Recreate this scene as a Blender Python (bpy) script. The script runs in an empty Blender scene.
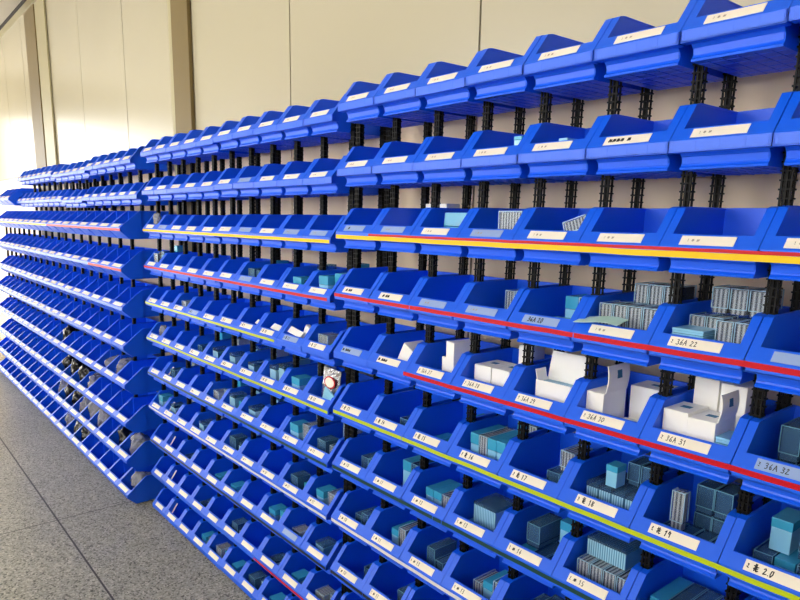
import bpy, bmesh, math, random
from mathutils import Vector, Matrix, noise
random.seed(7)
R = random.Random(11)
S = bpy.context.scene
COL = S.collection
# ------------------------------------------------------------------ scale and camera
U = 0.155                       # one bin width in metres
FZ = 9.55                       # eye height above the floor, in bin widths
def W(x, y, z): return Vector((x*U, y*U, (z+FZ)*U))
F, PIT, ROL, YAW, DIST = 658.784, 0.192048, 0.011880, 0.893551, 6.77578
CX, CY = -20.952, 45.167
cy, sy, cp, sp, cr, sr = (math.cos(YAW), math.sin(YAW), math.cos(PIT), math.sin(PIT), math.cos(ROL), math.sin(ROL))
rt = Vector((cy, sy, 0)); fwd = Vector((-sy*cp, cy*cp, -sp)); upv = Vector((-sy*sp, cy*sp, cp))
Xc = rt*cr + upv*sr; Yc = -rt*sr + upv*cr; Zc = -fwd
CAMLOC = W(0, -DIST, 0)
cam = bpy.data.cameras.new('camera'); camo = bpy.data.objects.new('camera', cam); COL.objects.link(camo)
camo.matrix_world = Matrix(((Xc.x, Yc.x, Zc.x, CAMLOC.x), (Xc.y, Yc.y, Zc.y, CAMLOC.y), (Xc.z, Yc.z, Zc.z, CAMLOC.z), (0, 0, 0, 1)))
cam.sensor_width = 36; cam.lens = F/800*36; cam.shift_x = -CX/800; cam.shift_y = CY/800
cam.clip_start = 0.02; cam.clip_end = 200
S.camera = camo
def inframe(p, m=6):
    d = p - CAMLOC; f = d.dot(fwd)
    if f < .05: return False
    a, b = d.dot(Xc)/f*F, d.dot(Yc)/f*F
    u, v = 400+CX+a, 300+CY-b
    return -m < u < 800+m and -m < v < 600+m
# ------------------------------------------------------------------ materials
def lin(c): return tuple(((v/255)/12.92 if v/255 <= .04045 else ((v/255+.055)/1.055)**2.4) for v in c)
def mat(name, rgb, rough=.5, spec=.5, bump=0, bscale=60, var=0, vscale=8, metal=0, detail=4):
    m = bpy.data.materials.new(name); m.use_nodes = True
    n = m.node_tree.nodes; l = m.node_tree.links; b = n['Principled BSDF']
    c = lin(rgb)
    b.inputs['Base Color'].default_value = (*c, 1); b.inputs['Roughness'].default_value = rough
    b.inputs['Specular IOR Level'].default_value = spec; b.inputs['Metallic'].default_value = metal
    if var or bump:
        t = n.new('ShaderNodeTexCoord')
    if var:
        x = n.new('ShaderNodeTexNoise'); x.inputs['Scale'].default_value = vscale; x.inputs['Detail'].default_value = detail
        l.new(t.outputs['Object'], x.inputs['Vector'])
        mx = n.new('ShaderNodeMix'); mx.data_type = 'RGBA'
        mx.inputs[6].default_value = (*[v*(1-var) for v in c], 1); mx.inputs[7].default_value = (*[min(1, v*(1+var)) for v in c], 1)
        l.new(x.outputs['Fac'], mx.inputs[0]); l.new(mx.outputs[2], b.inputs['Base Color'])
    if bump:
        x = n.new('ShaderNodeTexNoise'); x.inputs['Scale'].default_value = bscale; x.inputs['Detail'].default_value = 3
        l.new(t.outputs['Object'], x.inputs['Vector'])
        bp = n.new('ShaderNodeBump'); bp.inputs['Strength'].default_value = bump; bp.inputs['Distance'].default_value = .002
        l.new(x.outputs['Fac'], bp.inputs['Height']); l.new(bp.outputs['Normal'], b.inputs['Normal'])
    return m
def clear(name, tint, alpha, rough=.12, body=(200, 220, 235)):
    """see-through plastic: part clear, part pale milky body"""
    m = mat(name, body, rough, .6); n = m.node_tree.nodes; l = m.node_tree.links
    tr = n.new('ShaderNodeBsdfTransparent'); tr.inputs['Color'].default_value = (*lin(tint), 1)
    mx = n.new('ShaderNodeMixShader'); mx.inputs[0].default_value = alpha
    l.new(tr.outputs[0], mx.inputs[1]); l.new(n['Principled BSDF'].outputs[0], mx.inputs[2])
    l.new(mx.outputs[0], n['Material Output'].inputs['Surface'])
    return m
def striped(name, a, b_, scale, axis='X', rough=.4):
    m = mat(name, a, rough); n = m.node_tree.nodes; l = m.node_tree.links
    t = n.new('ShaderNodeTexCoord'); w = n.new('ShaderNodeTexWave'); w.wave_type = 'BANDS'; w.bands_direction = axis
    w.inputs['Scale'].default_value = scale; w.inputs['Distortion'].default_value = 0; w.inputs['Detail'].default_value = 0
    mx = n.new('ShaderNodeMix'); mx.data_type = 'RGBA'; mx.inputs[6].default_value = (*lin(a), 1); mx.inputs[7].default_value = (*lin(b_), 1)
    l.new(t.outputs['Object'], w.inputs['Vector']); l.new(w.outputs['Fac'], mx.inputs[0]); l.new(mx.outputs[2], n['Principled BSDF'].inputs['Base Color'])
    return m
M = {}
M['blue'] = mat('blue_plastic', (0, 97, 246), .44, .62, bump=.06, bscale=90, var=.05, vscale=5)
M['post'] = mat('black_plastic', (9, 8, 8), .55, .2)
M['card'] = mat('cream_card', (246, 238, 222), .6, .4, var=.06, vscale=30)
M['fadedcard'] = mat('faded_card', (150, 175, 225), .35, .5, var=.06, vscale=25)
M['ink'] = mat('black_ink', (30, 28, 34), .6)
M['ink2'] = mat('faded_ink', (176, 164, 152), .6)
M['ylw'] = mat('yellow_tape', (240, 200, 0), .5, .3, bump=.25, bscale=40)
M['lime'] = mat('lime_yellow_tape', (192, 208, 24), .35, .5, bump=.2, bscale=40)
M['red'] = mat('red_tape', (196, 5, 30), .5, .3, bump=.25, bscale=40)
M['grn'] = mat('dark_green_tape', (8, 62, 62), .35)
M['wht'] = mat('white_tape', (225, 225, 232), .35)
M['blk'] = mat('black_tape', (14, 14, 24), .35)
M['carton'] = mat('white_carton', (253, 250, 243), .6, .3, var=.03, vscale=12)
M['cartonlabel'] = mat('blue_print', (20, 110, 150), .5)
M['paleblue'] = mat('pale_blue_plastic', (140, 205, 236), .25, .5, var=.12, vscale=18)
M['teal'] = mat('teal_blue_plastic', (60, 165, 205), .25, .5, var=.1, vscale=18)
M['slate'] = mat('slate_plastic', (92, 128, 160), .2, .6, var=.15, vscale=14)
M['shell'] = clear('clear_plastic', (232, 240, 246), .13, .06)
M['edge2'] = mat('smoky_edge_highlight', (112, 168, 198), .2, .6)  # paler tone paints the light caught along smoky box edges
M['edge'] = mat('clear_edge_highlight', (176, 212, 232), .2, .6)  # pale tone stands in for light that clear box edges catch
M['smoke'] = clear('smoky_plastic', (170, 200, 220), .25, .08, (120, 165, 195))
M['insert'] = striped('striped_inserts', (212, 208, 205), (74, 68, 70), 42, 'X')
M['insertb'] = striped('blue_striped_inserts', (175, 222, 242), (70, 140, 180), 62, 'X')
M['mint'] = mat('mint_paper', (188, 226, 214), .6)
M['bag'] = clear('clear_bag', (225, 228, 232), .42, .12, (190, 190, 186))
M['silver'] = mat('silver_foil', (172, 172, 178), .25, .8, metal=.85, bump=1.0, bscale=45)
M['blackbag'] = mat('black_bag', (10, 11, 18), .25, .6, bump=.5, bscale=50)
M['steel'] = mat('painted_steel_column', (122, 104, 64), .5, .3, var=.12, vscale=3, bump=.06, bscale=20)
M['steelpale'] = mat('pale_steel_trim', (176, 166, 128), .45, .4, var=.06, vscale=4)
M['dark'] = mat('dark_gap', (40, 34, 30), .7)
# ------------------------------------------------------------------ mesh helpers
class MB:
    def __init__(s): s.v = []; s.f = []; s.mi = []; s.mats = []
    def _m(s, m):
        if m not in s.mats: s.mats.append(m)
        return s.mats.index(m)
    def add(s, vs, fs, m):
        o = len(s.v); s.v += [tuple(v) for v in vs]; i = s._m(m)
        for f in fs: s.f.append([o+k for k in f]); s.mi.append(i)
    def box(s, x0, x1, y0, y1, z0, z1, m, mx=None):
        vs = [(x0, y0, z0), (x1, y0, z0), (x1, y1, z0), (x0, y1, z0), (x0, y0, z1), (x1, y0, z1), (x1, y1, z1), (x0, y1, z1)]
        if mx: vs = [mx @ Vector(v) for v in vs]
        s.add(vs, [(0, 3, 2, 1), (4, 5, 6, 7), (0, 1, 5, 4), (1, 2, 6, 5), (2, 3, 7, 6), (3, 0, 4, 7)], m)
    def prism(s, poly, x0, x1, m):            # polygon in (y, z) run along x
        n = len(poly)
        vs = [(x0, y, z) for y, z in poly] + [(x1, y, z) for y, z in poly]
        fs = [list(range(n)), list(range(2*n-1, n-1, -1))] + [(i, i+n, (i+1) % n+n, (i+1) % n) for i in range(n)]
        s.add(vs, fs, m)
    def mesh(s, name, scale=U, bevel=0):
        me = bpy.data.meshes.new(name); me.from_pydata([tuple(c*scale for c in v) for v in s.v], [], s.f)
        for m in s.mats: me.materials.append(m)
        me.polygons.foreach_set('material_index', s.mi)
        bm = bmesh.new(); bm.from_mesh(me); bmesh.ops.recalc_face_normals(bm, faces=bm.faces)
        if bevel: bmesh.ops.bevel(bm, geom=list(bm.edges), offset=bevel*scale, segments=2, affect='EDGES', profile=.6, clamp_overlap=True)
        bm.to_mesh(me); bm.free(); me.update(); return me
def ob(name, me, parent=None, loc=None, rot=None):
    o = bpy.data.objects.new(name, me); COL.objects.link(o)
    if parent: o.parent = parent
    if loc is not None: o.location = loc
    if rot is not None: o.rotation_euler = rot
    return o
def tag(o, label=None, cat=None, group=None, kind=None):
    if label: o['label'] = label
    if cat: o['category'] = cat
    if group: o['group'] = group
    if kind: o['kind'] = kind
    return o
ORD = ['first', 'second', 'third', 'fourth', 'fifth', 'sixth', 'seventh', 'eighth', 'ninth', 'tenth', 'eleventh', 'twelfth', 'thirteenth', 'fourteenth',
       'fifteenth', 'sixteenth', 'seventeenth', 'eighteenth', 'nineteenth', 'twentieth', 'twenty-first', 'twenty-second', 'twenty-third', 'twenty-fourth']
ROWN = ['top'] + ORD[1:]
# ------------------------------------------------------------------ handwriting
GL = {'0': [[(.3, 0), (.05, .4), (.25, .95), (.6, .9), (.7, .4), (.3, 0)]], '1': [[(.2, .75), (.45, 1), (.4, 0)]],
      '2': [[(.1, .75), (.35, 1), (.65, .75), (.1, .05), (.75, .1)]], '3': [[(.1, .88), (.35, 1.0), (.6, .85), (.5, .62), (.28, .55), (.58, .45), (.66, .2), (.4, 0), (.05, .1)]],
      '4': [[(.4, 1), (.05, .4), (.7, .4)], [(.5, .7), (.45, 0)]], '5': [[(.65, 1), (.2, .95), (.15, .55), (.6, .45), (.5, 0), (.05, .1)]],
      '6': [[(.55, 1), (.1, .5), (.15, .05), (.6, .1), (.55, .45), (.15, .35)]], '7': [[(.05, .95), (.7, .95), (.3, 0)]],
      '8': [[(.6, .9), (.2, .95), (.2, .6), (.6, .35), (.4, 0), (.1, .25), (.65, .75), (.6, .9)]], '9': [[(.6, .8), (.25, 1), (.1, .6), (.55, .55), (.6, .9), (.45, 0)]],
      'A': [[(.0, 0), (.4, 1), (.75, 0)], [(.15, .4), (.6, .4)]], '.': [[(.2, 0), (.3, .08)]], ':': [[(.1, .8), (.3, .75)], [(.1, .2), (.3, .25)]],
      # cursive character: crossed left part, hooked right part
      'c': [[(.0, .75), (.45, .85)], [(.25, 1.1), (.22, .05)], [(.0, .3), (.45, .5)], [(.65, 1.1), (.6, .2), (.75, .0), (1.05, .1)], [(.5, .6), (.95, .75)], [(.55, .35), (.95, .45)]],
      # faint unreadable scribble
      's': [[(.0, .2), (.15, .8), (.3, .2), (.45, .8), (.6, .2), (.75, .8), (.9, .3)], [(.1, .5), (.8, .55)]],
      'm': [[(.1, .8), (.35, .8), (.2, .55), (.38, .5)], [(.1, .3), (.35, .2)]]}
WID = {'c': 1.25, 's': 1.1, '.': .4, ' ': .6, ':': .5, 'm': .7}
def ink_mesh(text, h, w, x0, ink, maxx):
    mb = MB(); rr = random.Random(text); x = x0
    for ch in text:
        if x > maxx: break
        for st in GL.get(ch, []):
            pts = [(x+a*h*.62 + rr.uniform(-.004, .004), (b_-.5)*h + rr.uniform(-.003, .003)) for a, b_ in st]
            for p, q in zip(pts, pts[1:]):
                d = Vector((q[0]-p[0], q[1]-p[1])); L = d.length or 1e-6
                n = Vector((-d.y, d.x))/L*w/2
                e = d/L*w*.3
                mb.add([(p[0]-n.x-e.x, p[1]-n.y-e.y, .0), (p[0]+n.x-e.x, p[1]+n.y-e.y, .0), (q[0]+n.x+e.x, q[1]+n.y+e.y, .0), (q[0]-n.x+e.x, q[1]-n.y+e.y, .0)], [(0, 1, 2, 3)], ink)
        x += WID.get(ch, .9)*h*.62 + h*.08
    return mb
INK = {}
def ink_for(text, style):
    k = (text, style)
    if k not in INK:
        if style == 'big': mb = ink_mesh(text, .062, .0075, -.25, M['ink'], .24)
        elif style == 'bold': mb = ink_mesh(text, .066, .011, -.25, M['ink'], .24)
        else: mb = ink_mesh(text, .045, .006, -.20, M['ink2'], .24)
        INK[k] = mb.mesh('handwriting')
    return INK[k]
# ------------------------------------------------------------------ bin meshes (origin: middle of the lip's lower front edge)
def small_bin():
    b = MB(); m = M['blue']
    for s in (-1, 1):
        def X(a, c): return (a, c) if s > 0 else (-c, -a)
        b.prism([(.215, -.17), (.20, .0), (.03, .03), (.03, .115), (.35, .50), (.42, .52), (1.29, .52), (1.29, -.17)], *X(.408, .432), m)
        b.prism([(.0, .115), (.335, .512), (.42, .53), (.43, .53), (.43, .512), (.348, .492), (.02, .10)], *X(.405, .496), m)   # front flange
        b.prism([(.0, .0), (.0, .115), (.11, .245), (.11, .19), (.03, .09), (.03, .0)], *X(.476, .496), m)
        b.box(*X(.402, .442), .432, 1.29, .510, .530, m)
    b.box(-.432, .432, 1.272, 1.296, -.17, .53, m)
    b.box(-.43, .43, .16, 1.29, -.17, -.147, m)
    b.box(-.496, .496, .0, .026, .0, .115, m)
    b.box(-.49, .49, .0, .13, -.004, .014, m)
    b.prism([(.0, .113), (.106, .243), (.128, .243), (.024, .10)], -.42, .42, m)
    b.prism([(.106, .24), (.128, .24), (.205, -.15), (.18, -.15)], -.42, .42, m)
    b.prism([(.115, .0), (.165, -.045), (.178, -.085), (.165, -.125), (.138, -.15), (.145, -.17), (.21, -.17), (.21, .0)], -.432, .432, m)
    for x in (-.46, -.22, .02, .26, .46): b.box(x-.008, x+.008, -.002, .002, .012, .10, m)
    for x in (-.3, -.15, 0, .15, .3): b.box(x-.008, x+.008, .2, 1.27, -.177, -.168, m)
    for y in (.3, .5, .7, .9, 1.1): b.box(-.42, .42, y-.008, y+.008, -.176, -.168, m)
    return b.mesh('bin_body', bevel=.006)
def large_bin():
    b = MB(); m = M['blue']
    for s in (-1, 1):
        def X(a, c): return (a, c) if s > 0 else (-c, -a)
        b.prism([(.28, -.25), (.0, .0), (.0, .11), (.62, .60), (.66, .61), (.68, .61), (.68, -.25)], *X(.572, .596), m)
        b.prism([(.66, .61), (1.60, .61), (1.60, -.25), (.66, -.25)], *X(.52, .545), m)
        b.box(*X(.53, .59), .655, .68, -.25, .61, m)
        b.prism([(-.004, .11), (.61, .605), (.67, .625), (.67, .605), (.62, .59), (.01, .095)], *X(.55, .598), m)
        b.box(*X(.515, .56), .66, 1.60, .60, .62, m)
    b.box(-.545, .545, 1.575, 1.60, -.25, .62, m)
    b.box(-.57, .57, .28, 1.59, -.25, -.225, m)
    b.box(-.596, .596, .0, .028, .0, .11, m)
    b.prism([(.0, .108), (.14, .222), (.16, .215), (.02, .095)], -.58, .58, m)
    b.prism([(.14, .22), (.16, .22), (.30, -.23), (.28, -.25)], -.575, .575, m)
    b.prism([(.03, .0), (.06, .0), (.31, -.23), (.28, -.25)], -.54, .54, m)
    for x in (-.45, -.1, .25, .5): b.box(x-.008, x+.008, -.002, .002, .012, .095, m)
    return b.mesh('bin_body', bevel=.006)
ME_S, ME_L = small_bin(), large_bin()
def card_mesh(w, h, m):
    b = MB(); b.box(-w/2, w/2, -h/2, h/2, -.003, .003, m); return b.mesh('label_card', bevel=.0015)
CS = {'cream': card_mesh(.55, .118, M['card']), 'faded': card_mesh(.55, .118, M['fadedcard'])}
CL = {'cream': card_mesh(.78, .13, M['card'])}
A_S = math.atan2(.130, .106); A_L = math.atan2(.114, .14)
def card_pose(kind):
    if kind == 'S':
        n = Vector((0, -math.sin(A_S), math.cos(A_S))); return Vector((.0, .053, .178)) + n*.005, A_S
    n = Vector((0, -math.sin(A_L), math.cos(A_L))); return Vector((0, .07, .165)) + n*.005, A_L
BINS = {}
def make_bin(key, x, y, z, kind, label, group, card='cream', text=None, style='faint', cardlabel=None):
    o = ob('storage_bin', None, loc=W(x, y, z) + Vector((0, R.uniform(-.0003, .0003), R.uniform(-.0007, .0007))), rot=(0, R.uniform(-.004, .004), R.uniform(-.003, .003)))
    tag(o, label, 'storage bin', group)
    ob('bin_body', ME_S if kind == 'S' else ME_L, o)
    p, a = card_pose(kind)
    if card:
        c = ob('label_card', (CS if kind == 'S' else CL)[card], o, loc=p*U + Vector((R.uniform(-.003, .003), 0, 0)), rot=(a, 0, 0))
        tag(c, 'faded bluish label card' if card == 'faded' else 'cream paper label card')
        if text: ob('handwriting', ink_for(text, style), c, loc=(0, 0, .0042*U))
    BINS[key] = o
    return o
# ------------------------------------------------------------------ racks
LEAN = .02096
ZA = lambda r: 1.76118 - 1.06950*r
ZB = lambda r: 1.70406 - 1.10263*r
XA, XB = -9.68203, -9.68203 - .57410
YA = lambda z: LEAN*z
YB = lambda z: LEAN*z + .29936
def visible(x, y, z, w, h0, h1, d):
    return any(inframe(W(x+a, y+b, z+c)) for a in (-w/2, 0, w/2) for b in (0, d) for c in (h0, .1, h1))
# what each bin of the right rack holds (for its description)
HOLD = {}
def setA(r, ks, t):
    for k in ks: HOLD[('A', r, k)] = t
setA(1, [3], 'holding a white and blue packet'); setA(1, [4], 'holding a blue packet')
setA(2, [2], 'holding a blue sheet'); setA(2, [3], 'holding a clear white-labelled box'); setA(2, [4], 'holding a leaning clear box')
setA(3, [0], 'holding a pale box'); setA(3, [3], 'holding two clear boxes'); setA(3, [4], 'holding clear and blue boxes')
setA(3, [5], 'holding clear boxes, mint paper'); setA(3, [6], 'holding clear boxes and pale blue cases'); setA(3, [7], 'holding blue cases')
setA(4, [1], 'holding a tilted white carton'); setA(4, [2], 'holding an upright white carton'); setA(4, [3], 'holding three white cartons'); setA(4, [4], 'holding an open white carton')
setA(4, [5], 'holding white cartons, one flap raised'); setA(4, [6], 'heaped with white cartons'); setA(4, [7], 'holding slate blue boxes')
setA(5, range(0, 8), 'holding blue plastic boxes'); setA(6, range(0, 8), 'holding blue plastic boxes'); setA(7, range(0, 8), 'holding blue plastic boxes')
TXT = {}
for k in range(8): TXT[('A', 4, k)] = ('m 36A %d' % (25+k), 'big')
TXT[('A', 4, 0)] = ('s sss', 'bold'); TXT[('A', 4, 1)] = ('s sss', 'bold')
for k in range(8): TXT[('A', 5, k)] = ('m c %d' % (13+k), 'bold')
TXT[('A', 5, 7)] = ('m c 2.0', 'bold')
TXT[('A', 3, 4)] = ('  36A 20', 'bold'); TXT[('A', 3, 6)] = ('m 36A 22', 'big'); TXT[('A', 3, 0)] = ('  s ss', 'bold'); TXT[('A', 3, 1)] = ('  s ss', 'bold')
TXT[('A', 3, 2)] = ('  s s', 'faint')
TXT[('A', 1, 5)] = (' ssss s', 'bold'); TXT[('A', 2, 0)] = ('   s', 'bold'); TXT[('A', 2, 1)] = ('  s s', 'faint')
FADED = {('A', 2, 0), ('A', 2, 1), ('A', 2, 3), ('A', 3, 2), ('A', 3, 3), ('A', 3, 4), ('A', 3, 7), ('A', 4, 0), ('A', 4, 7), ('B', 8, 8), ('B', 4, 8), ('B', 2, 8), ('B', 2, 9), ('B', 3, 6), ('B', 1, 6), ('B', 2, 6), ('B', 4, 3), ('B', 2, 1)}
for r in range(10):
    z = ZA(r)
    for k in range(8):
        x = XA + k + .5; y = YA(z)
        if not visible(x, y, z, 1, -.2, .53, 1.3): continue
        t, st = TXT.get(('A', r, k), ('m s %d' % (10+k) if r >= 6 else 'm s s', 'faint' if r < 6 else 'big'))
        if r == 4 and k == 1: card = 'faded'
        card = 'faded' if ('A', r, k) in FADED else 'cream'
        if r == 3 and k == 7: t = None
        hold = HOLD.get(('A', r, k), '')
        lab = 'blue bin%s, %s from left, %s row, right rack' % (' '+hold if hold else '', ORD[k], ROWN[r])
        make_bin(('A', r, k), x, y, z, 'S', lab, 'blue bins of the right rack', card, t, st)
for r in range(11):
    z = ZB(r)
    for k in range(10):
        x = XB - 10 + k + .5; y = YB(z)
        if not visible(x, y, z, 1, -.2, .53, 1.3): continue
        # the middle rack is two boards of five; the left one sits a touch lower
        dz = -.03 if k < 5 else 0
        card = 'faded' if ('B', r, k) in FADED else 'cream'
        t = ('m s s', 'faint') if r < 4 else ('m c %d' % (3+k), 'bold') if r in (4, 5) else ('m s %d' % (3+k), 'big')
        if r > 7: t = (None, None)
        make_bin(('B', r, k), x, y, z+dz, 'S', 'blue bin, %s from left, %s row of middle rack' % (ORD[k], ROWN[r]), 'blue bins of the middle rack', card, *t)
# far rack: two rows of small bins on top, eight rows of large ones under them
XC = -21.1; WC = 1.2
ZC = [-.52, -1.77, -3.01, -4.25, -5.52, -6.80, -8.05, -9.26]
YC = lambda z: -.12 + .034*(z + .52)
smallC = []
for r in range(2):
    for k in range(23):
        x = -21.2 + (-.0 if r == 0 else .45) - k - .5
        z0 = (1.55, .47)[r]
        dz = (0 if k < 5 else -.08 if k < 10 else 0) if r == 0 else (-.06 if 6 <= k < 9 else 0)
        if k > (16 if r == 0 else 17): continue
        smallC.append((r, k, x, .32 + LEAN*z0, z0+dz))
largeC = []
for r in range(8):
    for k in range(24):
        x = XC - WC*k - WC/2
        if inframe(W(x+.6, YC(ZC[r]), ZC[r]+.1), 2) or inframe(W(x+.6, YC(ZC[r]), ZC[r]+.6), 2): largeC.append((r, k, x, YC(ZC[r]), ZC[r]))
for k in range(3): largeC.append((-1, k, -38.8 - WC*k - .6, -.02, .64))
nC = 300 - len(BINS)
cand = [('S',)+c for c in smallC] + [('L',)+c for c in largeC]
cand.sort(key=lambda c: -c[3])
rest = cand[nC:]
for kd, r, k, x, y, z in cand[:nC]:
    if r == -1: lab = 'large blue bin at the far end, %s from its right end' % ORD[k]
    elif kd == 'S': lab = 'small blue bin, %s from right end, %s row of far left rack' % (ORD[k], ROWN[r])
    else: lab = 'large blue bin, %s from right end, %s row of far left rack' % (ORD[k], ROWN[r+2])
    make_bin(('C'+kd, r, k), x, y, z, kd, lab, 'small blue bins of the far left rack' if kd == 'S' else 'large blue bins of the far left rack')
if rest:                                            # the smallest far bins, past 300
    bm = bmesh.new(); mats = [M['blue'], M['card']]
    for kd, r, k, x, y, z in rest:
        for me, T, mi in ((ME_S if kd == 'S' else ME_L, Matrix.Translation(W(x, y, z)), 0),
                          ((CS if kd == 'S' else CL)['cream'], Matrix.Translation(W(x, y, z) + card_pose(kd)[0]*U) @ Matrix.Rotation(card_pose(kd)[1], 4, 'X'), 1)):
            t = me.copy(); t.transform(T); n0 = len(bm.faces); bm.from_mesh(t); bm.faces.ensure_lookup_table()
            for f in bm.faces[n0:]: f.material_index = mi
            bpy.data.meshes.remove(t)
    me = bpy.data.meshes.new('storage_bins'); bm.to_mesh(me); bm.free()
    for m in mats: me.materials.append(m)
    tag(ob('storage_bins', me), 'distant mass of small blue bins at the far left end of the racks', 'storage bins', kind='stuff')
# ------------------------------------------------------------------ posts
def post_mesh(h, w=.132, d=.10):
    b = MB(); m = M['post']; x = w/2
    b.box(-x*.30, x*.30, -d*.25, d*.25, 0, h, m)
    for sx in (-1, 0, 1):
        for s in (-1, 1): b.box(sx*x*.66-.0085, sx*x*.66+.0085, s*d*.36-.012, s*d*.36+.012, 0, h, m)
    n = int(h/.088)
    for i in range(n+1): b.box(-x, x, -d/2, d/2, i*.088, i*.088+.016, m)
    return b.mesh('post')
hA = ZA(0)+.2+FZ; hB = ZB(0)+.2+FZ
PA, PB = post_mesh(hA), post_mesh(hB)
def posts(n, x0, yoff, me, rack, lean):
    for j in range(n):
        for d, nm in ((.495, 'front'), (1.19, 'rear')):
            y = yoff + d - lean*FZ
            p = ob('rack_post', me, loc=W(x0+j, y, -FZ), rot=(-math.atan(lean), 0, 0))
            tag(p, 'black ribbed post, %s row, %s from left, %s rack' % (nm, ORD[j], rack), 'post', 'black posts of the %s rack' % rack)
posts(9, XA, 0, PA, 'right', LEAN)
posts(11, XB-10, .29936, PB, 'middle', LEAN)
hC = ZC[0]+.45+FZ; PC = post_mesh(hC, .128)
for j in range(1, 20):
    p = ob('rack_post', PC, loc=W(XC-WC*j, -.12 + .76 - .034*(FZ-.52), -FZ), rot=(-math.atan(.034), 0, 0))
    tag(p, 'black post between large bins, %s from right end, far left rack' % ORD[j-1], 'post', 'black posts of the far left rack')
PCS = post_mesh(1.55+.2-(.12))
for j in range(1, 17):
    for d, nm in ((.50, 'front'), (1.19, 'rear')):
        x = -21.2 + .45 - j
        p = ob('rack_post', PCS if j < 8 else post_mesh(1.55+.12-.12) if j == 8 else PCS8, loc=W(x, .33+d, .12), rot=(0, 0, 0))
        if j == 8: PCS8 = p.data
        tag(p, 'slim black %s post, %s from right end, far left rack top' % (nm, ORD[j]), 'post', 'black posts of the far left top rows')
# ------------------------------------------------------------------ tapes along the lips
def tape(x0, x1, y, z, za, zb, m, label, off=.0015):
    b = MB(); rr = random.Random(label); n = max(2, int((x1-x0)*3))
    vs = []; fs = []
    for i in range(n+1):
        x = x0 + (x1-x0)*i/n; w = rr.uniform(-.0035, .0035)
        vs += [(x, y-off, z+za+w), (x, y-off-.003, z+za+w), (x, y-off-.003, z+zb+w), (x, y-off, z+zb+w)]
    for i in range(n):
        a, c = 4*i, 4*i+4
        for k in range(4): fs.append((a+k, a+(k+1) % 4, c+(k+1) % 4, c+k))
    fs += [(0, 3, 2, 1), (4*n, 4*n+1, 4*n+2, 4*n+3)]
    cx = (x0+x1)/2
    b.add([(v[0]-cx, v[1]-y, v[2]-z) for v in vs], fs, m)
    tag(ob('marking_tape', b.mesh('marking_tape'), loc=W(cx, y, z)), label, 'tape', 'coloured tapes along the bin fronts')
def tA(r, k0, k1, za, zb, m, lab): tape(XA+k0, XA+k1, YA(ZA(r)), ZA(r), za, zb, M[m], lab)
def tB(r, k0, k1, za, zb, m, lab): tape(XB-10+k0, XB-10+k1, YB(ZB(r)), ZB(r)-.015, za, zb, M[m], lab)
tA(2, .02, 8, .0, .066, 'ylw', 'yellow tape along third bin row of right rack')
tA(2, .95, 8, .069, .105, 'red', 'thin red tape above yellow tape, third row of right rack')
tA(3, .0, 8, .045, .105, 'red', 'red tape along fourth bin row of right rack')
tA(4, 1.95, 8, .045, .105, 'red', 'red tape along fifth bin row, beginning at third bin of right rack')
tA(5, .02, 8, .03, .09, 'lime', 'lime yellow tape along sixth bin row of right rack')
tA(6, .02, 8, .03, .09, 'grn', 'dark green tape along seventh bin row of right rack')
tA(7, .02, 8, .03, .09, 'wht', 'white tape along eighth bin row of right rack')
tA(8, .02, 4, .03, .09, 'blk', 'black tape along ninth bin row of right rack')
tB(2, .0, 9.95, .02, .085, 'ylw', 'yellow tape along third bin row of middle rack')
tB(3, .0, 9.9, .03, .09, 'red', 'red tape along fourth bin row of middle rack')
tB(4, .0, 7.9, .03, .085, 'lime', 'lime tape along fifth row of middle rack, ending at eighth bin')
tB(5, .0, 9.97, .03, .085, 'lime', 'lime tape along whole sixth row of middle rack')
tB(6, .0, 9.97, .03, .085, 'grn', 'dark green tape along seventh row of middle rack')
tB(7, .0, 9.97, .03, .085, 'wht', 'white tape along eighth row of middle rack')
tB(8, .0, 9.97, .03, .085, 'blk', 'black tape along ninth row of middle rack')
tB(9, 6.9, 9.97, .03, .085, 'red', 'red tape on tenth row of middle rack, last bins only')
tape(XC-WC*7.9, XC, YC(ZC[0]), ZC[0], .0, .08, M['red'], 'red tape along third row of far left rack')
tape(XC-WC*19, XC-WC*8, YC(ZC[0]), ZC[0], .0, .08, M['ylw'], 'yellow tape along far part of third row, far left rack')
tape(XC-WC*3, XC, YC(ZC[1]), ZC[1], .0, .08, M['red'], 'short red tape along fourth row of far left rack')
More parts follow.
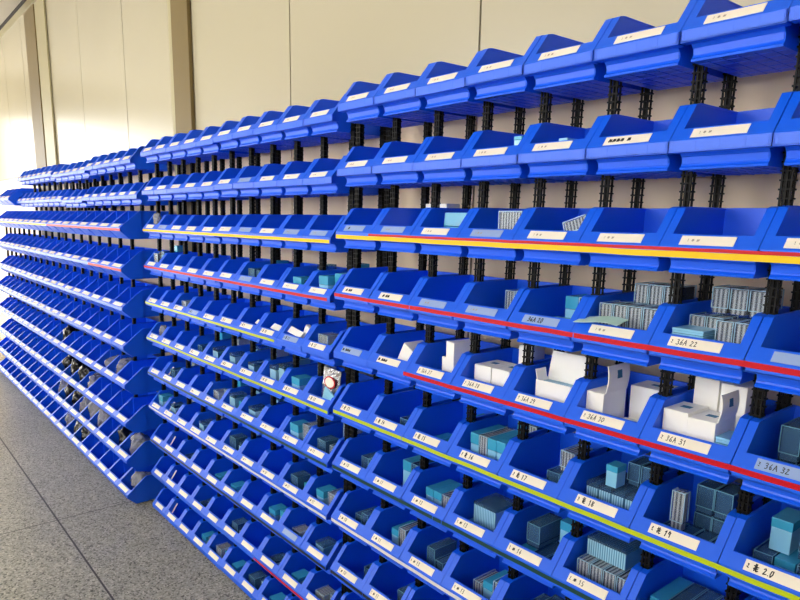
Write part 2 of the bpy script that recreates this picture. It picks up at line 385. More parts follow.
# ------------------------------------------------------------------ things in the bins
def origin(key):
    rk, r, k = key
    if rk == 'A': return XA+k, YA(ZA(r)), ZA(r)
    if rk == 'B': return XB-10+k, YB(ZB(r)), ZB(r) - (.03 if k < 5 else 0)
    return None
def where(key):
    rk, r, k = key
    return '%s bin, %s row, %s rack' % (ORD[k], ROWN[r], {'A': 'right', 'B': 'middle'}[rk])
MC = {}
def pbox_meshes(w, d, h, kind):
    k = (round(w, 3), round(d, 3), round(h, 3), kind)
    if k in MC: return MC[k]
    b = MB(); t = .006
    if kind in ('clear', 'smoke'):
        sm, em = (M['shell'], M['edge']) if kind == 'clear' else (M['smoke'], M['edge2'])
        b.box(-w/2, w/2, 0, d, 0, h*.22, sm); shell = b.mesh('box_base', bevel=.006)
        b = MB(); b.box(-w/2-.003, w/2+.003, -.003, d+.003, h*.23, h, sm)
        e = .008  # thin bars carry the painted edge highlights
        for sx in (-1, 1):
            xx = sx*(w/2-.002)
            for yy in (0, d): b.box(xx-e/2, xx+e/2, yy-e/2-.003, yy+e/2, h*.24, h-.004, em)
            b.box(xx-e/2, xx+e/2, 0, d, h-e, h+.001, em)
        for zz in (h*.24, h-e/2): b.box(-w/2, w/2, -.006, .002, zz-e/2, zz+e/2, em)
        lid = b.mesh('lid')
        b = MB(); b.box(-w/2+.014, w/2-.014, .008, d-.012, .014, h-.018, M['insert'] if kind == 'clear' else M['slate']); ins = b.mesh('contents', bevel=.004)
    elif kind == 'blue':
        b.box(-w/2, w/2, 0, d, 0, h*.7, M['paleblue']); b.box(-w/2+.01, w/2-.01, .003, .02, h*.05, h*.5, M['paleblue']); shell = b.mesh('box_base', bevel=.006)
        b = MB(); b.box(-w/2-.004, w/2+.004, -.004, d+.004, h*.71, h, M['teal']); lid = b.mesh('lid', bevel=.006); ins = None
    elif kind == 'bluestripe':
        b.box(-w/2, w/2, 0, d, 0, h*.85, M['insertb']); shell = b.mesh('box_base', bevel=.006)
        b = MB(); b.box(-w/2-.004, w/2+.004, -.004, d+.004, h*.86, h, M['smoke']); lid = b.mesh('lid', bevel=.006); ins = None
    MC[k] = (shell, lid, ins); return MC[k]
NAMEK = {'clear': ('clear striped plastic box', 'plastic_box'), 'smoke': ('smoky blue plastic box', 'plastic_box'), 'blue': ('pale blue teal-lidded box', 'plastic_box'), 'bluestripe': ('pale blue ribbed box', 'plastic_box')}
def pbox(key, x, y, z, w, d, h, kind='clear', rz=0, rx=0, ry=0, extra=''):
    if key not in BINS: return
    ox, oy, oz = origin(key)
    desc, nm = NAMEK[kind]
    o = ob(nm, None, loc=W(ox+x, oy+y, oz+z), rot=(rx, ry, rz))
    tag(o, '%s%s in %s' % (desc, (' '+extra) if extra else '', where(key)), 'plastic box', '%ses%s in %s' % (desc, (' '+extra) if extra else '', where(key)))
    sh, lid, ins = pbox_meshes(w, d, h, kind)
    ob('box_base', sh, o); ob('lid', lid, o)
    if ins: ob('contents', ins, o)
    return o
def flat(key, x, y, z, w, d, h, m='paleblue', rz=0, desc='pale blue flat plastic case', rx=0, ry=0):
    if key not in BINS: return
    ox, oy, oz = origin(key); b = MB(); b.box(-w/2, w/2, 0, d, 0, h*.5, M[m]); b.box(-w/2-.004, w/2+.004, -.004, d+.004, h*.52, h, M[m])
    o = ob('flat_case', b.mesh('flat_case', bevel=.005), loc=W(ox+x, oy+y, oz+z), rot=(rx, ry, rz))
    tag(o, '%s in %s' % (desc, where(key)), 'case', '%ss in %s' % (desc, where(key))); return o
def carton(key, x, y, z, w, d, h, rz=0, rx=0, ry=0, flap=None, label=None, top=True, desc='white carton', side=False):
    if key not in BINS: return
    ox, oy, oz = origin(key)
    o = ob('carton', None, loc=W(ox+x, oy+y, oz+z), rot=(rx, ry, rz)); m = M['carton']
    tag(o, '%s in %s' % (desc, where(key)), 'carton', 'white cartons of the right rack')
    b = MB(); t = .012
    if flap == 'open':
        b.box(-w/2, w/2, 0, t, 0, h, m); b.box(-w/2, w/2, d-t, d, 0, h, m); b.box(-w/2, -w/2+t, 0, d, 0, h, m); b.box(w/2-t, w/2, 0, d, 0, h, m); b.box(-w/2, w/2, 0, d, 0, t, m)
        ob('carton_body', b.mesh('carton_body', bevel=.004), o)
        b = MB(); b.box(-w/2+.02, w/2-.02, .02, d-.02, .02, h-.035, M['insertb']); ob('contents', b.mesh('contents'), o)
        b = MB(); b.box(-w/2, w/2, -.006, .006, 0, h*.95, m); f = ob('lid_flap', b.mesh('lid_flap', bevel=.003), o, loc=(0, (d-.01)*U, h*U), rot=(-.22, 0, 0))
        b = MB(); b.box(-.006, .006, 0, d*.75, 0, h*.35, m); ob('side_flap', b.mesh('side_flap', bevel=.003), o, loc=(-(w/2-.006)*U, .02*U, h*U), rot=(0, -.25, 0))
    else:
        b.box(-w/2, w/2, 0, d, 0, h, m); b.box(-w/2-.002, w/2+.002, .004, d*.96, h, h+.006, m)
        ob('carton_body', b.mesh('carton_body', bevel=.006), o)
        if flap:                                      # raised tall flap hinged on the right front
            b = MB(); fw, fh = flap; n = 6; vs = []; fs = []
            for i in range(n+1):
                a = i/n; c = .05*math.sin(a*2.2)
                for yy in (0, fw): vs.append((c, yy, a*fh)); vs.append((c+.012, yy, a*fh))
            for i in range(n):
                p, q = 4*i, 4*i+4
                fs += [(p, p+2, q+2, q), (p+1, q+1, q+3, p+3), (p, q, q+1, p+1), (p+2, p+3, q+3, q+2)]
            fs += [(0, 1, 3, 2), (4*n, 4*n+2, 4*n+3, 4*n+1)]
            b.add(vs, fs, m); f = ob('lid_flap', b.mesh('lid_flap'), o, loc=((w/2-.0)*U, .03*U, (h+.006)*U), rot=(0, -.12, 0))
            b = MB(); b.box(.052, .062, fw*.4, fw*.62, fh*.5, fh*.8, M['cartonlabel']); tag(ob('printed_mark', b.mesh('printed_mark'), f), 'blue printed mark')
        if label:
            b = MB(); b.box(-.055, .055, d*.42, d*.60, h+.0065, h+.009, M['cartonlabel']); tag(ob('printed_mark', b.mesh('printed_mark'), o), 'blue printed mark')
    return o
A = lambda r, k: ('A', r, k)
FL = -.142
# second and third rows of the right rack
pbox(A(1, 3), .85, .17, .20, .12, .2, .16, 'blue'); flat(A(1, 4), .55, .18, .10, .12, .3, .18, 'paleblue', desc='blue upright packet')
flat(A(2, 2), .52, .40, .04, .46, .02, .42, 'teal', desc='blue translucent sheet standing', rx=-.12)
o = pbox(A(2, 3), .66, .34, .12, .40, .3, .36, 'clear')
flat(A(2, 3), .66, .36, FL, .36, .3, .25, 'carton', desc='white block under clear box')
pbox(A(2, 4), .70, .40, .20, .34, .3, .20, 'clear', ry=-.32)
flat(A(2, 4), .78, .40, FL, .3, .3, .22, 'carton', desc='white block under leaning clear box')
carton(A(2, 1), .6, .9, FL, .5, .3, .74, desc='white carton standing at back')
# fourth row
pbox(A(3, 0), .77, .62, FL, .20, .4, .58, 'blue')
for i, x in enumerate((.45, .64, .83)): pbox(A(3, 3), x-.02, .72, FL+.004, .17, .42, .56, 'clear')
flat(A(3, 3), .45, .24, FL, .4, .3, .24, 'paleblue')
pbox(A(3, 4), .47, .74, FL, .19, .45, .58, 'blue'); pbox(A(3, 4), .68, .74, FL, .19, .45, .58, 'clear'); 
flat(A(3, 4), .58, .24, FL, .56, .44, .30, 'paleblue', desc='pale blue wide case lying flat')
for i in range(4): pbox(A(3, 5), .24+i*.19, .34, .10, .172, .42, .36, 'clear', extra='in front row'); pbox(A(3, 5), .24+i*.19, .34, FL, .172, .42, .235, 'smoke', extra='under front row')
for i in range(3): pbox(A(3, 5), .42+i*.19, .79, FL, .172, .42, .50, 'smoke', extra='at the back'); pbox(A(3, 5), .42+i*.19, .79, .365, .172, .42, .32, 'clear', extra='on top at the back')
for i, (x, zz) in enumerate(((.25, .10), (.44, .10), (.63, .10), (.82, .10))):
    pbox(A(3, 6), x, .55 if i < 2 else .36, zz, .172, .36, .32, 'clear', extra='in lower layer'); pbox(A(3, 6), x, .55 if i < 2 else .36, FL, .172, .36, .235, 'smoke', extra='underneath')
for i in range(3): pbox(A(3, 6), .36+i*.20, .93 if i == 0 else .93, FL, .18, .33, .50, 'smoke', extra='at the back'); pbox(A(3, 6), .36+i*.20, .80, .425, .18, .4, .30, 'clear', extra='in upper layer')
for i in range(8): flat(A(3, 6), .31+R.uniform(-.012, .012), .215, FL+i*.056, .34, .32, .052, 'paleblue', R.uniform(-.05, .05), desc='pale blue flat case stacked at front')
for i in range(5): flat(A(3, 7), .45+R.uniform(-.02, .02), .24, FL+i*.056, .5, .5, .052, 'teal', R.uniform(-.05, .05), desc='teal flat case stacked')
for i in range(2): pbox(A(3, 7), .50+i*.2, .78, FL, .18, .4, .66, 'blue')
# mint paper lying over the label of the fourth row's sixth bin
b = MB(); n = 8; vs = []; fs = []
for i in range(n+1):
    a = i/n; zz = .252 + .05*math.sin(a*3.0)*a + .03*a
    for j, yy in enumerate((-.02, .10+.12)):
        vs += [(.02+.62*a, yy-.06*a + .02, zz + (0 if j == 0 else .028) - (.02 if j == 0 else 0)), (.02+.62*a, yy-.06*a+.02, zz+.005 + (0 if j == 0 else .028) - (.02 if j == 0 else 0))]
for i in range(n):
    p, q = 4*i, 4*i+4
    fs += [(p, p+2, q+2, q), (p+1, q+1, q+3, p+3), (p, q, q+1, p+1), (p+2, p+3, q+3, q+2)]
fs += [(0, 1, 3, 2), (4*n, 4*n+2, 4*n+3, 4*n+1)]
b.add(vs, fs, M['mint']); ox, oy, oz = origin(A(3, 5))
tag(ob('paper_sheet', b.mesh('paper_sheet'), loc=W(ox, oy, oz)), 'mint green paper draped over the label of sixth bin, fourth row, right rack', 'paper')
# fifth row: white cartons
carton(A(4, 1), .52, .30, .05, .26, .42, .42, ry=.5, rz=.0, desc='white carton tilted')
flat(A(4, 1), .5, .5, FL, .5, .4, .04, 'carton', desc='white card lying')
carton(A(4, 2), .62, .36, .02, .20, .50, .62, rz=-.15, desc='tall white carton upright'); carton(A(4, 2), .40, .28, FL, .50, .5, .13, desc='white carton lying flat') ; 
carton(A(4, 2), .42, .45, .02, .12, .4, .34, desc='narrow white carton standing')
carton(A(4, 3), .32, .34, .0, .32, .52, .40, label=True, desc='left white carton of front pair'); carton(A(4, 3), .66, .34, .0, .32, .52, .40, label=True, desc='right white carton of front pair')
flat(A(4, 3), .49, .30, FL, .68, .6, .13, 'carton', desc='white flat carton under the pair')
carton(A(4, 3), .62, .92, FL, .24, .3, .82, desc='white carton standing behind the pair')
carton(A(4, 4), .56, .34, .02, .56, .28, .38, flap='open', desc='open white carton')
carton(A(4, 4), .5, .26, FL, .74, .72, .155, desc='white flat carton under the open one')
carton(A(4, 5), .22, .30, .04, .24, .5, .38, flap=(.46, .34), desc='white carton with raised flap'); 
carton(A(4, 5), .22, .30, FL, .26, .5, .17, desc='white carton under raised-flap carton')
for i in range(2): carton(A(4, 5), .5+i*.24, .26, FL, .23, .52, .20, label=True, desc='white flat carton, %s of two at front' % ('left', 'right')[i])
carton(A(4, 5), .62, .80, FL, .44, .42, .62, label=True, desc='silvery white carton at back')
carton(A(4, 6), .245, .30, .01, .28, .48, .42, label=True, desc='left white carton in front'); carton(A(4, 6), .545, .28, .0, .30, .48, .40, flap=(.40, .30), label=True, desc='white carton with open flap in front')
flat(A(4, 6), .40, .27, FL, .56, .52, .135, 'carton', desc='white flat carton under front cartons')
carton(A(4, 6), .32, .82, FL, .28, .42, .88, desc='left tall white carton at back'); carton(A(4, 6), .62, .82, FL, .28, .42, .86, desc='right tall white carton at back')
for i in range(6): flat(A(4, 6), .80+R.uniform(-.012, .012), .28, FL+i*.07, .18, .34, .062, 'paleblue', R.uniform(-.08, .08), desc='pale blue flat case beside cartons')
for i in range(3): pbox(A(4, 7), .30+i*.21, .62, .08, .19, .45, .38, 'smoke', extra='standing'); pbox(A(4, 7), .30+i*.21, .24, FL, .19, .36, .24, 'smoke', extra='lying in front'); pbox(A(4, 7), .30+i*.21, .62, FL, .19, .45, .21, 'smoke', extra='underneath')
# sixth row
for i in range(3): flat(A(5, 0), .66, .55, FL+i*.07, .36, .3, .064, 'teal', R.uniform(-.1, .1), desc='teal flat case')
for i in range(2): pbox(A(5, 1), .56+i*.22, .40, FL, .20, .45, .36, 'smoke')
for i in range(3):
    for j in range(2): flat(A(5, 2), .38+i*.19, .30, FL+j*.13, .17, .42, .12, 'teal', desc='teal flat case in rows')
pbox(A(5, 2), .72, .78, FL, .16, .4, .58, 'blue')
for i in range(4): pbox(A(5, 3), .26+i*.17, .32, FL, .155, .62, .58, ('blue', 'clear', 'blue', 'blue')[i])
flat(A(5, 3), .3, .19, FL, .2, .11, .2, 'teal', desc='teal small case at front'); 
pbox(A(5, 3), .60, .98, FL, .16, .25, .70, 'blue', extra='at back'); pbox(A(5, 3), .80, .98, FL, .16, .25, .70, 'clear', extra='at back')
pbox(A(5, 4), .40, .26, FL, .18, .12, .25, 'blue', rx=-.25, extra='tilted'); 
for i in range(2): pbox(A(5, 4), .56+i*.22, .5, FL, .2, .5, .34, 'smoke', extra='in lower layer')
pbox(A(5, 4), .70, .6, .205, .22, .4, .30, 'clear', extra='on top')
for i in range(4): pbox(A(5, 5), .23+i*.18, .40, FL, .165, .66, .44, 'bluestripe')
flat(A(5, 5), .32, .23, FL, .24, .15, .22, 'teal', desc='teal case lying in front'); pbox(A(5, 5), .46, .44, .305, .15, .2, .28, 'blue', extra='on top'); 
for i in range(2): pbox(A(5, 5), .62+i*.18, .68, .305, .16, .36, .30, 'smoke', extra='on top')
for i in range(4): pbox(A(5, 6), .22+i*.185, .28, FL, .175, .5, .19, 'smoke', extra='lying in front row')
pbox(A(5, 6), .32, .44, .055, .15, .12, .48, 'clear', extra='standing upright'); 
for i in range(2): pbox(A(5, 6), .45+i*.21, .82, FL, .2, .4, .34, 'smoke', extra='at back'); pbox(A(5, 6), .45+i*.21, .82, .205, .2, .4, .34, 'smoke', extra='topmost at back')
pbox(A(5, 7), .34, .62, .17, .2, .4, .36, 'blue', extra='on top'); 
for i in range(3): pbox(A(5, 7), .24+i*.21, .50, FL, .19, .6, .30, 'smoke' if i != 1 else 'blue', extra='lying')
pbox(A(5, 7), .62, .62, .17, .2, .4, .36, 'smoke', extra='on top')
# seventh row
for i in range(2): pbox(A(6, 0), .48+i*.22, .42, FL, .2, .5, .42, 'smoke')
for i in range(2): pbox(A(6, 1), .50+i*.22, .56, FL, .2, .5, .62, ('blue', 'smoke')[i])
for i in range(3): pbox(A(6, 2), .30+i*.19, .36, FL, .17, .55, .44, ('blue', 'blue', 'clear')[i])
pbox(A(6, 3), .45, .42, .06, .44, .5, .34, 'bluestripe', extra='on top'); flat(A(6, 3), .38, .26, FL, .5, .6, .19, 'paleblue', desc='pale blue wide case underneath')
for i in range(3): pbox(A(6, 4), .30+i*.22, .30, FL, .2, .6, .22, 'blue' if i == 0 else 'smoke', extra='lying')
pbox(A(6, 4), .34, .46, .085, .22, .5, .34, 'smoke', extra='on top'); pbox(A(6, 4), .70, .7, .085, .18, .4, .44, 'blue', extra='on top')
for i in range(4): pbox(A(6, 5), .24+i*.19, .34, FL, .17, .5, .46, 'clear', extra='in front row')
pbox(A(6, 5), .44, .52, .325, .56, .5, .25, 'bluestripe', extra='lying across the top')
for i in range(4): pbox(A(6, 6), .24+i*.18, .36, FL, .165, .7, .40, 'blue' if i == 0 else 'smoke')
for i in range(3): pbox(A(6, 7), .28+i*.2, .36, FL, .18, .6, .36, 'smoke')
# eighth and ninth rows
for k in range(0, 6):
    for i in range(2 + k % 2): pbox(A(7, k), .40+i*.2, .36+.06*(k % 2), FL, .18, .5, .34 + .08*((k+i) % 3), ('smoke', 'blue', 'smoke', 'clear')[(k+i*2) % 4])
    if k == 2: flat(A(7, k), .5, .3, .28, .2, .4, .1, 'paleblue', desc='pale blue case on top') if False else None
for k in range(0, 4): pbox(A(8, k), .62, .45, FL, .24, .5, .36, 'smoke')
# middle rack
rb = random.Random(5)
PLAN = {3: [(9, 'blue'), (8, 'blue'), (6, 'smoke'), (0, 'clear')], 4: [(9, 'clear'), (2, 'clear')], 5: [(3, 'smoke'), (4, 'bluestripe'), (5, 'bluestripe'), (6, 'bluestripe'), (7, 'bluestripe'), (8, 'blue')],
        6: [(5, 'bluestripe'), (6, 'bluestripe'), (8, 'blue'), (1, 'smoke'), (4, 'clear'), (9, 'smoke')],
        7: [(0, 'blue'), (1, 'bluestripe'), (3, 'bluestripe'), (5, 'smoke'), (8, 'smoke'), (9, 'blue')], 8: [(4, 'blue'), (5, 'blue'), (7, 'blue'), (9, 'bluestripe'), (2, 'smoke'), (8, 'clear')],
        9: [(3, 'smoke'), (5, 'smoke'), (7, 'bluestripe'), (8, 'blue'), (9, 'clear')], 10: [(3, 'blue'), (4, 'clear'), (5, 'blue'), (6, 'smoke'), (7, 'blue'), (8, 'bluestripe')]}
for r, l in PLAN.items():
    for k, kd in l:
        key = ('B', r, k); w = rb.uniform(.26, .34); x0 = rb.uniform(.34, .44)
        hh = rb.uniform(.48, .62) if r <= 7 else rb.uniform(.30, .48)
        pbox(key, x0, .25, FL, w, .34, hh, kd, rz=rb.uniform(-.02, .02), extra='in front')
        pbox(key, .74, rb.uniform(.28, .42), FL, .24, .34, hh*rb.uniform(.6, 1.15), rb.choice(('blue', 'bluestripe', 'clear', kd)), extra='at right')
        if r in (3, 5, 6, 7): pbox(key, .40+rb.uniform(0, .2), .85, FL, .22, .34, rb.uniform(.7, .85), rb.choice(('blue', 'bluestripe', 'clear')), extra='at back')
        elif rb.random() < .6: flat(key, .55, .80, FL, .4, .34, .20, rb.choice(('paleblue', 'teal')))
def card_piece(key, x, y, z, w, h, rx, ry, rz, desc, m='carton', t=.012):
    if key not in BINS: return
    ox, oy, oz = origin(key); b = MB(); b.box(-w/2, w/2, -t/2, t/2, 0, h, M[m])
    tag(ob('paper_card', b.mesh('paper_card', bevel=.003), loc=W(ox+x, oy+y, oz+z), rot=(rx, ry, rz)), '%s in %s' % (desc, where(key)), 'card')
card_piece(('B', 4, 7), .55, .24, .2, .5, .16, -.9, .1, 0, 'white paper slip lying'); card_piece(('B', 4, 6), .72, .28, .2, .3, .12, -.8, .3, .2, 'white paper slip lying')
card_piece(('B', 4, 8), .34, .22, .22, .5, .15, -.7, .15, 0, 'white paper slip leaning forward'); carton(('B', 4, 8), .50, .34, .05, .24, .1, .40, ry=.5, rx=-.1, desc='small white carton tilted')
card_piece(('B', 2, 9), .84, .26, .1, .14, .34, -.2, .35, 0, 'white paper slip standing', 'card')
for r in (6, 7, 8, 9, 10): card_piece(('B', r, 1), .14, .20, .12, .07, .34, -.62, .0, 0, 'cream label slip stuck on left rim', 'card')
# ------------------------------------------------------------------ bags
def bag(name, loc, sx, sy, sz, m, label, cat='plastic bag', seed=0, rot=(0, 0, 0)):
    bm = bmesh.new(); bmesh.ops.create_icosphere(bm, subdivisions=4, radius=1)
    off = Vector((seed*3.1, seed*1.7, seed*.9))
    for v in bm.verts:
        p = v.co.copy(); d = .82 + .22*noise.noise(p*1.6+off) + .14*noise.noise(p*3.6+off) - .10*abs(noise.noise(p*7+off))
        v.co = Vector((p.x*d*sx, p.y*d*sy, p.z*d*sz))
    zmin = min(v.co.z for v in bm.verts)
    for v in bm.verts: v.co.z -= zmin
    for f in bm.faces: f.smooth = True
    me = bpy.data.meshes.new(name)
    for v in bm.verts: v.co *= U
    bm.to_mesh(me); bm.free(); me.materials.append(m)
    return tag(ob(name, me, loc=loc, rot=rot), label, cat)
# silver foil bag with an oval sticker, standing in the sixth row
ox, oy, oz = origin(('B', 5, 9))
so = ob('foil_bag', None, loc=W(ox+.54, oy+.32, oz-.07), rot=(-.10, .04, 0))
tag(so, 'silver foil bag with red oval sticker in tenth bin, sixth row, middle rack', 'foil bag')
bm = bmesh.new(); n, m_ = 14, 22; w, h = .60, .86; vv = {}
for side in (0, 1):
    for i in range(n+1):
        for j in range(m_+1):
            a, c = i/n, j/m_; bulge = .07*(math.sin(a*math.pi)**.6)*(math.sin(min(1, c*1.15)*math.pi)**.5 if c*1.15 < 1 else .0)
            p = Vector(((a-.5)*w, 0, c*h)); ns = .018*noise.noise(Vector((a*7, c*11, side*3)))
            y = (-bulge-.006 if side == 0 else bulge+.006) + ns*(1 if 0 < i < n else 0)
            vv[side, i, j] = bm.verts.new(((p.x + .01*noise.noise(Vector((c*6, 1, 1))))*U, y*U, p.z*U))
    for i in range(n):
        for j in range(m_):
            q = [vv[side, i, j], vv[side, i+1, j], vv[side, i+1, j+1], vv[side, i, j+1]]
            bm.faces.new(q if side == 0 else q[::-1])
for j in range(m_):
    bm.faces.new([vv[0, 0, j], vv[0, 0, j+1], vv[1, 0, j+1], vv[1, 0, j]]); bm.faces.new([vv[0, n, j], vv[1, n, j], vv[1, n, j+1], vv[0, n, j+1]])
for i in range(n):
    bm.faces.new([vv[0, i, 0], vv[1, i, 0], vv[1, i+1, 0], vv[0, i+1, 0]]); bm.faces.new([vv[0, i, m_], vv[0, i+1, m_], vv[1, i+1, m_], vv[1, i, m_]])
me = bpy.data.meshes.new('bag_body'); bm.to_mesh(me); bm.free(); me.materials.append(M['silver']); ob('bag_body', me, so)
for rr, mm, yy, nm in ((.19, M['red'], -.092, 'sticker'), (.15, M['card'], -.096, 'sticker_centre')):
    b = MB(); pts = [(math.cos(t/24*2*math.pi)*rr, math.sin(t/24*2*math.pi)*rr*.66) for t in range(24)]
    b.add([(x, 0, z) for x, z in pts] + [(x, .004, z) for x, z in pts], [list(range(24)), list(range(47, 23, -1))] + [(i, i+24, (i+1) % 24+24, (i+1) % 24) for i in range(24)], mm)
    st = ob(nm, b.mesh(nm), so, loc=(.06*U, yy*U, .60*U))
flat(('B', 5, 9), .66, .165, .10, .32, .025, .34, 'paleblue', ry=.42, desc='pale blue card in front of foil bag')
def cbin(r, k): return XC-WC*k-WC/2, YC(ZC[r]), ZC[r]
def bagC(r, k, h, m, label, seed, w=.50, dx=0, dy=.72, d=.48):
    x, y, z = cbin(r, k); bag('plastic_bag', W(x+dx, y+dy, z-.215), w, d, h*1.45, M[m], label, seed=seed)
BAGS = [(4, 1, .34, 'bag', 'clear crumpled bag in second bin, seventh row, far left rack', 1), (4, 2, .30, 'bag', 'clear bag in third bin, seventh row, far left rack', 11),
        (4, 7, .42, 'blackbag', 'dark bag in eighth bin, seventh row, far left rack', 6),
        (5, 4, .34, 'bag', 'clear bag in fifth bin, eighth row, far left rack', 9), (5, 5, .42, 'blackbag', 'black bag in sixth bin, eighth row, far left rack', 2), (5, 6, .46, 'blackbag', 'black bag in seventh bin, eighth row, far left rack', 13), (5, 7, .42, 'blackbag', 'black bag in eighth bin, eighth row, far left rack', 14),
        (6, 0, .40, 'bag', 'clear bag in first bin, ninth row, far left rack', 7), (6, 1, .36, 'blackbag', 'dark bag in second bin, ninth row, far left rack', 5),
        (6, 3, .40, 'bag', 'clear bag in fourth bin, ninth row, far left rack', 3), (6, 4, .44, 'bag', 'clear bag in fifth bin, ninth row, far left rack', 17), (6, 5, .38, 'bag', 'clear bag in sixth bin, ninth row, far left rack', 18),
        (6, 6, .40, 'blackbag', 'dark bag in seventh bin, ninth row, far left rack', 4), (6, 7, .42, 'blackbag', 'dark bag in eighth bin, ninth row, far left rack', 19), (6, 8, .40, 'bag', 'clear bag in ninth bin, ninth row, far left rack', 20),
        (7, 0, .30, 'bag', 'clear bag in first bin, bottom row, far left rack', 10), (7, 5, .38, 'blackbag', 'dark bag in sixth bin, bottom row, far left rack', 8), (7, 6, .36, 'blackbag', 'dark bag in seventh bin, bottom row, far left rack', 30), (7, 7, .38, 'bag', 'clear bag in eighth bin, bottom row, far left rack', 31)]
for r, k, h, m, lab, sd in BAGS: bagC(r, k, h, m, lab, sd)
for (r, k, x, y, sc, lab, s) in ((2, 0, .5, .28, .3, 'clear crumpled bag in first bin, third row, middle rack', 21), (3, 0, .4, .4, .26, 'clear crumpled bag in first bin, fourth row, middle rack', 22), (5, 0, .5, .35, .28, 'clear crumpled bag in first bin, sixth row, middle rack', 23),
                                 (7, 7, .6, .5, .2, 'small clear bag in eighth bin, eighth row, middle rack', 24), (8, 8, .6, .45, .26, 'clear bag in ninth bin, ninth row, middle rack', 25), (9, 8, .6, .45, .26, 'clear bag in ninth bin, tenth row, middle rack', 26)):
    if ('B', r, k) in BINS and r in (2, 3, 5):
        ox, oy, oz = origin(('B', r, k)); bag('plastic_bag', W(ox+x, oy+y, oz+.1), sc*.8, sc*.5, sc*.9, M['bag'], lab, seed=s)
# ------------------------------------------------------------------ room
def struct(name, b, scale=U): o = ob(name, b.mesh(name, scale)); tag(o, kind='structure'); return o
YW = 1.86; CEIL = 10.42
X0, X1 = -62.0, 13.0; YO = -26.0
def wall_mat():
    m = mat('cream_metal_panel', (214, 203, 172), .26, .5); n = m.node_tree.nodes; l = m.node_tree.links
    t = n.new('ShaderNodeTexCoord'); x = n.new('ShaderNodeTexNoise'); x.inputs['Scale'].default_value = .8; x.inputs['Detail'].default_value = 2
    l.new(t.outputs['Object'], x.inputs['Vector'])
    mx = n.new('ShaderNodeMix'); mx.data_type = 'RGBA'; mx.inputs[6].default_value = (*lin((180, 172, 144)), 1); mx.inputs[7].default_value = (*lin((196, 186, 160)), 1)
    l.new(x.outputs['Fac'], mx.inputs[0]); l.new(mx.outputs[2], n['Principled BSDF'].inputs['Base Color'])
    bp = n.new('ShaderNodeBump'); bp.inputs['Strength'].default_value = .15; bp.inputs['Distance'].default_value = .02
    l.new(x.outputs['Fac'], bp.inputs['Height']); l.new(bp.outputs['Normal'], n['Principled BSDF'].inputs['Normal'])
    return m
M['wall'] = wall_mat()
def off(v, zz=FZ): return v + zz
b = MB()
seams = [-58.5, -52.7, -46.88, -42.0, -36.9, -31.2, -25.7, -19.95, -14.2, -8.16, -2.3, 3.6, 9.4]
xs_ = [X0] + [s for s in seams if X0 < s < X1] + [X1]
M['walllow'] = mat('pinkish_lightened_lower_wall', (246, 222, 192), .45, .35, var=.05, vscale=1.5)  # pinkish tone, painted lighter to offset the shade behind the bins
for a, c in zip(xs_, xs_[1:]):
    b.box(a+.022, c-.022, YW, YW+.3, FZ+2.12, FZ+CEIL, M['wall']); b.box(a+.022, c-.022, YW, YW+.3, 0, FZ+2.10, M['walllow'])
b.box(X0, X1, YW+.05, YW+.28, 0, FZ+CEIL, M['dark'])
struct('wall_back', b)
def floor_mat():
    m = mat('terrazzo', (150, 146, 138), .34, .4); n = m.node_tree.nodes; l = m.node_tree.links; P = n['Principled BSDF']
    t = n.new('ShaderNodeTexCoord')
    v = n.new('ShaderNodeTexVoronoi'); v.inputs['Scale'].default_value = 150; v.feature = 'F1'
    l.new(t.outputs['Object'], v.inputs['Vector'])
    rp = n.new('ShaderNodeValToRGB'); e = rp.color_ramp.elements
    e[0].position = 0; e[0].color = (*lin((84, 83, 72)), 1); e[1].position = 1; e[1].color = (*lin((222, 218, 202)), 1)
    k = e.new(.25); k.color = (*lin((166, 164, 149)), 1); k = e.new(.75); k.color = (*lin((188, 186, 170)), 1)
    sx = n.new('ShaderNodeSeparateColor'); l.new(v.outputs['Color'], sx.inputs[0]); l.new(sx.outputs[0], rp.inputs[0])
    ns = n.new('ShaderNodeTexNoise'); ns.inputs['Scale'].default_value = 1.6; ns.inputs['Detail'].default_value = 5; l.new(t.outputs['Object'], ns.inputs['Vector'])
    mx = n.new('ShaderNodeMix'); mx.data_type = 'RGBA'; mx.blend_type = 'MULTIPLY'; mx.inputs[0].default_value = .35
    l.new(rp.outputs[0], mx.inputs[6]); l.new(ns.outputs['Fac'], mx.inputs[7])
    # dividing strips: one along the aisle, others across it
    sp_ = n.new('ShaderNodeSeparateXYZ'); l.new(t.outputs['Object'], sp_.inputs[0])
    def line(axis, c, per, w):
        a = n.new('ShaderNodeMath'); a.operation = 'ADD'; a.inputs[1].default_value = -c + 100*per; l.new(sp_.outputs[axis], a.inputs[0])
        q = n.new('ShaderNodeMath'); q.operation = 'MODULO'; q.inputs[1].default_value = per; l.new(a.outputs[0], q.inputs[0])
        g = n.new('ShaderNodeMath'); g.operation = 'LESS_THAN'; g.inputs[1].default_value = w; l.new(q.outputs[0], g.inputs[0]); return g
    g1 = line('Y', -2.52*U, 3.0, .008); g2 = line('X', -21.5*U, 3.2, .006)
    mxx = n.new('ShaderNodeMath'); mxx.operation = 'MAXIMUM'; l.new(g1.outputs[0], mxx.inputs[0]); l.new(g2.outputs[0], mxx.inputs[1])
    m2 = n.new('ShaderNodeMix'); m2.data_type = 'RGBA'; m2.inputs[7].default_value = (*lin((58, 54, 50)), 1)
    l.new(mxx.outputs[0], m2.inputs[0]); l.new(mx.outputs[2], m2.inputs[6]); l.new(m2.outputs[2], P.inputs['Base Color'])
    return m
b = MB(); b.box(X0, X1, YO, YW, -.6, 0, floor_mat()); struct('floor', b)
b = MB(); M['ceil'] = mat('grey_ceiling', (196, 188, 172), .6, .3, var=.15, vscale=3)
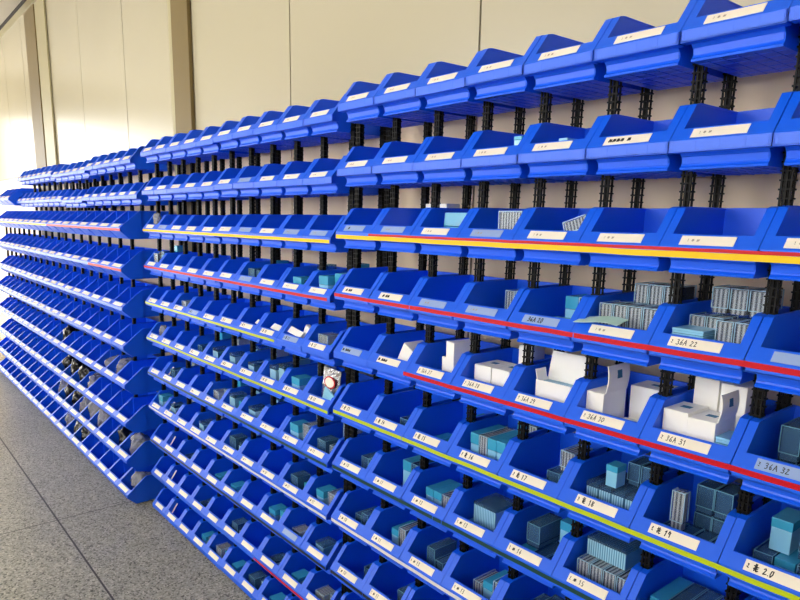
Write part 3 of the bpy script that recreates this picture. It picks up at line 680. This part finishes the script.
b.box(X0, X1, YO, YW+.3, FZ+CEIL, FZ+CEIL+.4, M['ceil']); struct('ceiling', b)
b = MB(); b.box(X1, X1+.4, YO, YW+.3, 0, FZ+CEIL, M['wall']); struct('wall_right_unseen', b)  # unseen end wall, added to block light from the right
def windowed(lo, hi, holes, z0, z1, put):
    edges = [lo]
    for a, c in holes: edges += [a, c]
    edges.append(hi)
    for a, c in zip(edges[0::2], edges[1::2]): put(a, c, 0, FZ+CEIL)
    for a, c in holes: put(a, c, 0, z0 + (3.2 if a > -18 and z0 > 1 else 1.6 if a < -40 and z0 > 1 else 0)); put(a, c, z1, FZ+CEIL)  # raised sills keep the lower bins darker
b = MB(); windowed(X0, X1, [(-58, -49), (-30, -19), (-15.5, -6), (-1.5, 6)], 6.0, 18.4, lambda a, c, z, z2: b.box(a, c, -19.4, -19.0, z, z2, M['wall'])); struct('wall_front_unseen', b)  # unseen wall added to shape the daylight, openings sized for the racks
b = MB(); windowed(YO, YW+.3, [(-17, -1.5)], 0.02, 17, lambda a, c, z, z2: b.box(X0-.4, X0, a, c, z, z2, M['wall'])); struct('wall_left_unseen', b)  # unseen end wall, added to cut the glare from the far left
# dark gap and pale cove along the top of the wall
b = MB(); b.box(X0, X1, YW-.32, YW-.002, FZ+CEIL-.10, FZ+CEIL-.002, M['steelpale']); struct('trim_1', b)
b = MB(); b.box(X0, X1, YW-.42, YW-.33, FZ+CEIL-.12, FZ+CEIL-.002, M['dark']); struct('trim_2', b)
# steel columns against the wall
def column(x0, x1, wt0, wt1, label):
    o = ob('steel_column', None, loc=(((x0+x1)/2)*U, (YW-.02)*U, 0)); tag(o, label, 'column', 'steel columns on the wall')
    b = MB(); w = (x1-x0)/2; b.box(-w, w, -.12, .0, 0, FZ+CEIL-.3, M['steel']); b.box(-w*.2, w*.2, -.2, -.16, 0, FZ+CEIL-.3, M['steel']) if False else None
    ob('column_face', b.mesh('column_face', bevel=.02), o)
    b = MB(); b.box(wt0-(x0+x1)/2, wt1-(x0+x1)/2, -.08, .0, 0, FZ+CEIL-.3, M['steelpale']); tag(ob('edge_trim', b.mesh('edge_trim', bevel=.01), o), 'pale edge trim')
column(-20.9, -19.67, -21.22, -20.92, 'brown painted steel column behind the middle rack')
column(-40.3, -38.1, -38.05, -36.2, 'brown painted steel column behind the far left rack')
# ------------------------------------------------------------------ light
wd = bpy.data.worlds.new('sky'); S.world = wd; wd.use_nodes = True
bg = wd.node_tree.nodes['Background']; bg.inputs['Color'].default_value = (1.0, .98, .935, 1); bg.inputs['Strength'].default_value = 3.85
S.view_settings.view_transform = 'Standard'; S.view_settings.look = 'None'; S.view_settings.gamma = 1; S.view_settings.exposure = 0.96
print('bins', len(BINS), 'rest', len(rest))
